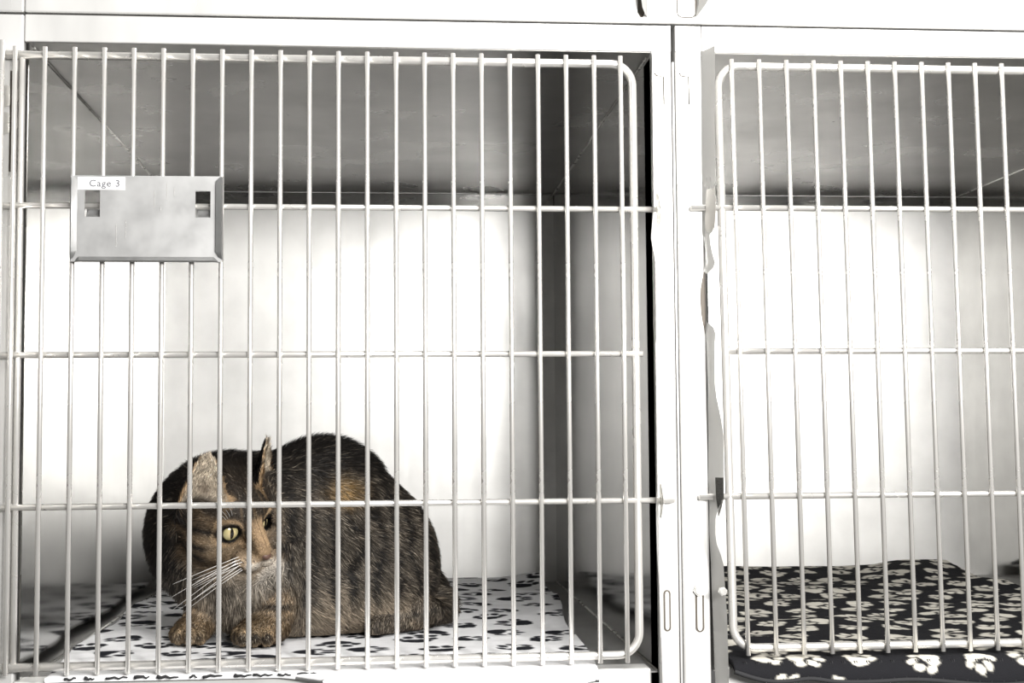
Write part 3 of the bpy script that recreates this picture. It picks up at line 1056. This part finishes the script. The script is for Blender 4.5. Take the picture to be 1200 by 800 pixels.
def coat(P, N, reg):
    """tabby coat colour at points on the cat"""
    s = (P - np.array([.283, .272, .12])) @ AX
    n1 = vnoise(P, 38, 1); n2 = vnoise(P, 95, 2); n3 = vnoise(P, 22, 3)
    z = P[:, 2]
    C = np.repeat(np.array(GREY)[None], len(P), 0)
    # lower flank turns buff, back turns near black
    low = (1 - sstep(.038, .090, z + (n1 - .5) * .05)) * (1 - sstep(.385, .405, P[:, 0]))
    C = mixc(C, BUFF, low * .75)
    stripe = np.sin((s + .020 * (n3 - .5) + .10 * (z - .1) * (z - .1) * 8 + (n1 - .5) * .012) * 2 * math.pi / .0235)
    st = sstep(.05, .75, stripe + (n2 - .5) * .9) * sstep(.035, .075, z)
    C = mixc(C, BLACK, st * .95)
    back = sstep(.150, .215, z + (n1 - .5) * .03)
    C = mixc(C, BLACK, back * .97)
    # warm patch high on the near flank
    C = mixc(C, (.20, .125, .05), np.exp(-(((P[:, 0] - .306) / .018) ** 2 + ((z - .178) / .013) ** 2)) * (P[:, 1] < .28) * .9)
    # shoulder and neck side, dark
    sh = np.exp(-(((P[:, 0] - .115) / .050) ** 2 + ((z - .150) / .060) ** 2)) * (reg['body'] < .012)
    C = mixc(C, BLACK, np.clip(sh * 1.35, 0, .93))
    # chest, greyish buff with soft bars
    ch = np.exp(-(((P[:, 0] - .205) / .045) ** 2 + ((z - .070) / .035) ** 2)) * sstep(.24, .19, P[:, 1])
    cb = sstep(-.1, .7, np.sin((z + (n1 - .5) * .012) * 2 * math.pi / .020))
    C = mixc(C, (.185, .160, .130), ch * .9)
    C = mixc(C, DARK, ch * cb * .55)
    # legs: bars over tan, toes lighter
    lg = np.clip(1 - np.minimum(reg['leg'], reg['foot']) / .006, 0, 1) * (z < .10)
    lb = sstep(.25, .8, np.sin((z + (n1 - .5) * .006) * 2 * math.pi / .019 + .6))
    C = mixc(C, TAN, lg * .85)
    C = mixc(C, BLACK, lg * lb * .85 * (z > .036))
    fo = np.clip(1 - reg['foot'] / .006, 0, 1) * (P[:, 0] < .30)
    C = mixc(C, (.125, .085, .048), fo * .9)
    to = np.clip(1 - reg['toe'] / .004, 0, 1)
    C = mixc(C, (.20, .140, .080), to * .8)
    tl = np.ones(len(P))
    for (x_, y_) in TOES:
        tl = np.minimum(tl, np.hypot(P[:, 0] - x_, P[:, 1] - y_) / .0095)
    C = mixc(C, DARK, to * sstep(.72, 1.0, tl) * .9)
    hf = np.clip(1 - reg['foot'] / .006, 0, 1) * (P[:, 0] > .33)
    C = mixc(C, (.050, .042, .034), hf * .9)
    # ---- head
    q = (P - HO) @ HEAD.T
    e, u, f = q[:, 0], q[:, 1], q[:, 2]
    a = np.abs(e)
    hd = 1 - sstep(.004, .016, reg['head'])
    hd = hd * sstep(-.098, -.070, f)
    H = np.repeat(np.array((.105, .076, .050))[None], len(P), 0)
    H = mixc(H, TAN, sstep(.35, .75, n2) * .45)
    # crown and nape: dark, with paler lines running back between the ears
    crown = sstep(.010, .022, u + (n2 - .5) * .006)
    H = mixc(H, DARK, crown * .92)
    ml = sstep(.72, .95, np.cos(e * 2 * math.pi / .0135)) * sstep(.005, .02, u) * (1 - sstep(.028, .045, u)) * (f > -.035)
    H = mixc(H, TAN, ml * .45)
    backh = sstep(.046, .066, -f + (n1 - .5) * .01)
    H = mixc(H, BLACK, backh * .85)
    # cheek stripes sweeping back from the eye
    back_ = np.clip(-f, -.02, .09)
    for u0, sl_, wd, a0 in ((-.0015, -.16, .0042, .031), (-.0165, -.10, .0038, .026), (-.030, -.02, .0035, .026)):
        l = u0 + sl_ * (back_ - .005) + (n1 - .5) * .004
        H = mixc(H, BLACK, np.exp(-((u - l) / wd) ** 2) * sstep(a0 - .006, a0 + .002, a) * .95)
    H = mixc(H, (.22, .155, .095), np.exp(-((u + .0095 + .13 * back_) / .0035) ** 2) * sstep(.022, .030, a) * .7)
    # under-eye and whisker pad
    H = mixc(H, (.21, .150, .092), sstep(-.012, .004, f) * sstep(.004, -.012, u) * .8)
    H = mixc(H, (.44, .30, .175), (1 - sstep(.0065, .0105, a)) * sstep(-.004, .006, f) * (1 - sstep(.012, .020, u)) * .95)
    H = mixc(H, DARK, np.exp(-((a - .0105) / .0022) ** 2) * sstep(-.004, .006, f) * sstep(-.017, -.010, u) * .75)
    mz = sstep(.004, .012, f) * sstep(-.014, -.022, u)
    H = mixc(H, (.46, .345, .235), mz * .9)
    dots = (np.sin(e * 2 * math.pi / .0062) * np.sin((u + .15 * e) * 2 * math.pi / .0060) > .35) & (a > .006) & (a < .021) & (u < -.019) & (u > -.032) & (f > .006)
    H = mixc(H, (.06, .045, .035), dots * .8)
    H = mixc(H, (.22, .185, .145), sstep(-.031, -.038, u) * sstep(-.002, .010, f) * .8)
    H = mixc(H, (.74, .68, .60), np.exp(-((u + .0315) / .0032) ** 2) * sstep(.016, .024, f) * (1 - sstep(.009, .014, a)) * .7)
    H = mixc(H, (.74, .68, .60), sstep(.0270, .0325, f) * sstep(-.0215, -.0240, u) * .7)
    # eye rims
    for (c, R), sgn in zip(EYES, (-1, 1)):
        r = (P - c) @ R.T
        rr = np.hypot(r[:, 0] / 1.18, r[:, 1] / .92)
        ok = (r[:, 2] > .003) & (np.linalg.norm(r, axis=1) < .021)
        H = mixc(H, (.40, .28, .165), np.exp(-((rr - .0150) / .0024) ** 2) * ok * .85)
        H = mixc(H, BLACK, (1 - sstep(.0112, .0122, rr)) * ok)
        H = mixc(H, BLACK, np.exp(-(((r[:, 0] + sgn * -.0) - sgn * .0145) / .003) ** 2 - ((r[:, 1] + .001) / .0035) ** 2) * ok * .8)
    C = C * (1 - hd[:, None]) + H * hd[:, None]
    # ---- ears: dark outside, pale inside with a warm rim
    for base, R, Hh in EARS:
        r = (P - base) @ R.T
        t = r[:, 1] / Hh
        d = sd_ear(P, (base, R, Hh))
        on = (1 - sstep(.0015, .0045, d)) * sstep(.05, .16, t)
        front = sstep(-.15, .35, N @ R[2])
        rim = np.abs(r[:, 0]) / (.0270 * np.clip(1 - t, 0.01, 1) ** .50 + .0006)
        inner = np.repeat(np.array((.46, .39, .30))[None], len(P), 0)
        inner = mixc(inner, (.30, .20, .11), sstep(.80, .95, rim))
        inner = mixc(inner, (.10, .07, .05), np.exp(-((t - .25) / .16) ** 2) * np.exp(-(r[:, 0] / .007) ** 2) * .8)
        C = C * (1 - (on * front)[:, None]) + inner * (on * front)[:, None]
        C = mixc(C, BLACK, on * (1 - front) * .9)
    return C


CAT_BASE = (.28, .26, .0185)
cat = empty('cat', CAT_BASE)
tag(cat, 'dark brown tabby cat crouching on the paw print blanket behind the bars', 'cat')
reg = regions(CV)
bodycol = coat(CV, CN, reg)
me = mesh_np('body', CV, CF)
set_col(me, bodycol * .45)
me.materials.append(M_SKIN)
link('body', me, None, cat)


# ---- fur: ribbons grown from the coat, coloured by the coat
def grow_fur(n):
    a, b, c, d = (CV[CF[:, i]] for i in range(4))
    area_ = np.linalg.norm(np.cross(c - a, d - b), axis=1) * .5
    cen = (a + b + c + d) / 4
    wgt = area_.copy()
    qf = (cen - HO) @ HEAD.T
    headish = (np.linalg.norm(qf - np.array([0, 0, -.02]), axis=1) < .065)
    wgt[headish] *= 2.2
    wgt[headish & (qf[:, 2] > -.02)] *= 2.4
    wgt[cen[:, 2] < .020] = 0
    wgt[(cen[:, 1] > .33)] *= .5
    k = RNG.choice(len(CF), n, p=wgt / wgt.sum())
    u = RNG.random((n, 1)); v = RNG.random((n, 1))
    P = (a[k] * (1 - u) + b[k] * u) * (1 - v) + (d[k] * (1 - u) + c[k] * u) * v
    Nn = (CN[CF[k, 0]] * (1 - u) + CN[CF[k, 1]] * u) * (1 - v) + (CN[CF[k, 3]] * (1 - u) + CN[CF[k, 2]] * u) * v
    Nn /= np.linalg.norm(Nn, axis=1, keepdims=True) + 1e-9
    rg = regions(P)
    q = (P - HO) @ HEAD.T
    hd = (1 - sstep(.003, .018, rg['head'])) * sstep(-.100, -.075, q[:, 2])
    ear = np.zeros(n); earin = np.zeros(n); earup = np.zeros((n, 3))
    for base, R, Hh in EARS:
        r = (P - base) @ R.T
        on = (1 - sstep(.0015, .0045, sd_ear(P, (base, R, Hh)))) * (r[:, 1] / Hh > .08)
        ear = np.maximum(ear, on)
        fr = on * (Nn @ R[2] > .1)
        earin = np.maximum(earin, fr)
        sel = on > .5
        earup[sel] = R[1]
    leg = np.clip(1 - np.minimum(rg['leg'], rg['foot']) / .006, 0, 1)
    toe = np.clip(1 - rg['toe'] / .004, 0, 1)
    # length
    L = np.full(n, .0165)
    L += .006 * sstep(.19, .23, P[:, 2])
    L += .004 * (P[:, 1] < .23) * (P[:, 2] < .10) * (P[:, 0] < .26)
    fl = .0045 + .010 * sstep(-.01, -.060, q[:, 2]) + .004 * sstep(.0, .03, -q[:, 1] - .02) * (q[:, 2] < 0)
    fl = np.where(q[:, 2] > .004, .0036, fl)
    L = L * (1 - hd) + fl * hd
    L = np.where(leg > .3, np.minimum(L, .0075), L)
    L = np.where(toe > .3, .0042, L)
    L = np.where(ear > .5, np.where(earin > .5, .0075, .0035), L)
    for c_, R in EYES:
        r = (P - c_) @ R.T
        rr = np.hypot(r[:, 0] / 1.18, r[:, 1] / .92)
        ok = (r[:, 2] > .0035) & (np.linalg.norm(r, axis=1) < .019)
        L = np.where(ok & (rr < .0106), 0, L)
        L = np.where(ok & (rr >= .0106) & (rr < .018), np.minimum(L, .0018 + (rr - .0106) * .45), L)
    nose = np.linalg.norm((q - np.array([0, -.0150, .0375])) / np.array([.0085, .0065, .007]), axis=1)
    L = np.where(nose < 1, 0, np.where(nose < 1.6, np.minimum(L, .0016), L))
    L *= RNG.uniform(.65, 1.15, n)
    # combing direction
    flow = AX * .80 + np.array([0, 0, -.62])
    D = np.repeat(flow[None], n, 0)
    chest = ((P[:, 0] < .27) & (P[:, 2] < .13)).astype(float)[:, None]
    D = D * (1 - chest) + np.array([.10, -.10, -1.0]) * chest
    left = sstep(.17, .11, P[:, 0])[:, None]
    D = D * (1 - left) + np.array([-.15, .55, -.75]) * left
    hdv = -HF * 1.0 + np.sign(q[:, :1]) * HE * .35 - HU * .25 * (q[:, 1:2] < .01)
    D = D * (1 - hd[:, None]) + hdv * hd[:, None]
    D = np.where((leg > .3)[:, None], np.array([-.25, -.45, -.8]), D)
    D = np.where((ear > .5)[:, None], earup, D)
    cl = np.stack([vnoise(P, 70, 11 + i) for i in range(3)], -1) - .5
    D = D + cl * .9 + RNG.normal(0, .16, (n, 3))
    D -= Nn * (D * Nn).sum(1, keepdims=True)
    D /= np.linalg.norm(D, axis=1, keepdims=True) + 1e-9
    lift = np.where(hd > .5, .28, .42)
    lift = np.where(P[:, 2] > .205, .62, lift) + RNG.uniform(-.1, .14, n)
    lift = np.where(earin > .5, .5, lift)
    keep = L > .0004
    P, Nn, D, L, lift = P[keep], Nn[keep], D[keep], L[keep], lift[keep]
    rg = {kk: vv[keep] for kk, vv in rg.items()}
    hd = hd[keep]; earin = earin[keep]
    n = len(P)
    C0 = coat(P, Nn, rg)
    # agouti ticking, strand to strand
    tick = RNG.random(n)
    g = np.exp(RNG.normal(-.10, .42, n) * (1 - .55 * hd))[:, None] * (.55 + .9 * vnoise(P, 160, 41) * (1 - .5 * hd) + .45 * hd * .5)[:, None]
    C0 = C0 * g
    lum = C0.mean(1)
    bright = (tick > np.where(lum < .018, .96, .81)) & (lum < .2) & (earin < .5) & ((hd < .5) | (tick > .95))
    C0[bright] = C0[bright] * 1.3 + np.array([.15, .130, .102]) * RNG.uniform(.3, 1.2, (int(bright.sum()), 1))
    W = np.where(hd > .5, .00026, .00034) * RNG.uniform(.75, 1.25, n)
    side = np.cross(D, Nn) + Nn * RNG.normal(0, .35, (n, 1))
    side /= np.linalg.norm(side, axis=1, keepdims=True)
    ts = (0, .4, .75, 1)
    pts = []
    for t in ts:
        # rises, then lies over
        pts.append(P - Nn * .0003 + D * (L * t * np.cos(lift))[:, None] + Nn * (L * np.sin(lift) * (t - .35 * t * t))[:, None])
    V = np.zeros((n, 7, 3))
    Cc = np.zeros((n, 7, 3))
    for i, t in enumerate(ts[:3]):
        ww = (W * (1, .9, .6)[i])[:, None]
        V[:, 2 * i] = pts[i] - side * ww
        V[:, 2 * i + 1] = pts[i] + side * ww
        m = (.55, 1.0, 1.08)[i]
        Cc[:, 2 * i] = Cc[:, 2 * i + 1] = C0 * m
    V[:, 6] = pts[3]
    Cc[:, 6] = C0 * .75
    V[..., 2] = np.maximum(V[..., 2], .0188)
    b0 = (np.arange(n) * 7)[:, None]
    T = np.concatenate([b0 + np.array([0, 1, 3]), b0 + np.array([0, 3, 2]), b0 + np.array([2, 3, 5]), b0 + np.array([2, 5, 4]), b0 + np.array([4, 5, 6])])
    nrm = Nn * .8 + D * .15 + RNG.normal(0, .22, (n, 3))
    nrm /= np.linalg.norm(nrm, axis=1, keepdims=True)
    return V.reshape(-1, 3), T, Cc.reshape(-1, 3), np.repeat(nrm, 7, 0)


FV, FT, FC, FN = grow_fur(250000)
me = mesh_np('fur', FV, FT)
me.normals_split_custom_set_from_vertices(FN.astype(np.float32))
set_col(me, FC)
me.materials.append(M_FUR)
fur = link('fur', me, None, cat)
tag(fur, kind='stuff')


# ---- eyes
def eyeball(c, R, gaze):
    g = gaze / np.linalg.norm(gaze)
    e = R[0] - g * (R[0] @ g); e /= np.linalg.norm(e)
    u = np.cross(g, e)
    nr, ns = 34, 48
    rad = .0114
    V = [c + g * rad]
    ang = [0.0]
    loc2 = [(0, 0)]
    for i in range(1, nr + 1):
        th = math.pi * .62 * i / nr
        for k in range(ns):
            ph = 2 * math.pi * k / ns
            x, y = math.sin(th) * math.cos(ph), math.sin(th) * math.sin(ph)
            V.append(c + rad * (g * math.cos(th) + e * x + u * y))
            ang.append(th)
            loc2.append((x * rad, y * rad))
    F = []
    for k in range(ns):
        F.append((0, 1 + k, 1 + (k + 1) % ns, 1 + (k + 1) % ns))
    me = bpy.data.meshes.new('eye')
    faces = [(0, 1 + k, 1 + (k + 1) % ns) for k in range(ns)]
    for i in range(nr - 1):
        for k in range(ns):
            a0 = 1 + i * ns
            faces.append((a0 + k, a0 + ns + k, a0 + ns + (k + 1) % ns, a0 + (k + 1) % ns))
    me.from_pydata([tuple(v) for v in V], [], faces)
    me.polygons.foreach_set('use_smooth', [True] * len(faces))
    P2 = np.array(loc2); ang = np.array(ang)
    C = np.repeat(np.array((.62, .50, .27))[None], len(V), 0)
    rr = np.hypot(P2[:, 0], P2[:, 1])
    C = mixc(C, (.50, .44, .22), sstep(.002, .007, rr))
    C = mixc(C, (.04, .03, .02), sstep(.0078, .0090, rr))
    C = mixc(C, (.01, .008, .007), sstep(1.15, .85, np.hypot(P2[:, 0] / .0021, P2[:, 1] / .0068)))
    C = mixc(C, (.03, .025, .02), (ang > 1.0).astype(float))
    set_col(me, C)
    me.materials.append(M_EYE)
    return link('eye', me, None, cat)


eyeball(EYES[0][0], EYES[0][1], EYES[0][1][2] + .10 * HE)
eyeball(EYES[1][0], EYES[1][1], EYES[1][1][2] - .10 * HE)


# ---- nose leather
def nose_pad():
    nr, ns = 12, 24
    V = []
    for i in range(nr + 1):
        th = math.pi * i / nr
        for k in range(ns):
            ph = 2 * math.pi * k / ns
            x, y, z = math.sin(th) * math.cos(ph), math.sin(th) * math.sin(ph), math.cos(th)
            x *= (.80 + .28 * y)
            V.append(hw((x * .0072, -.0150 + y * .0050, .0348 + z * .0050 - .0012 * abs(x) * (y < 0))))
    F = [(i * ns + k, (i + 1) * ns + k, (i + 1) * ns + (k + 1) % ns, i * ns + (k + 1) % ns) for i in range(nr) for k in range(ns)]
    me = mesh_np('nose', np.array(V), np.array(F))
    me.materials.append(M_NOSE)
    link('nose', me, None, cat)


nose_pad()

# ---- whiskers
wr = random.Random(4)
for s in (-1, 1):
    for i in range(10):
        r0 = np.array([s * (.0115 + .0075 * (i % 3) / 2), -.0205 - .0030 * (i // 3), .0245 - .0045 * (i % 3)])
        ln = wr.uniform(.050, .078)
        out = np.array([s * 1.0, -.12 - .12 * (i // 3) + wr.uniform(-.08, .08), -.10 + wr.uniform(-.15, .15)])
        out /= np.linalg.norm(out)
        sag = np.array([0, -.012 - .004 * (i // 3), -.012])
        pts = [hw(r0 + out * ln * t + sag * t * t) for t in np.linspace(0, 1, 9)]
        MB().tube(pts, .00034, 5, r1=.00010).build('whisker', M_WHISK, cat)
for i in range(4):
    r0 = np.array([-.020 - .002 * i, .014, -.006])
    pts = [hw(r0 + np.array([-.25 - .12 * i, .7, .45]) * .030 * t + np.array([-.004, 0, -.006]) * t * t) for t in np.linspace(0, 1, 7)]
    MB().tube(pts, .00025, 5, r1=.0001).build('whisker', M_WHISK, cat)
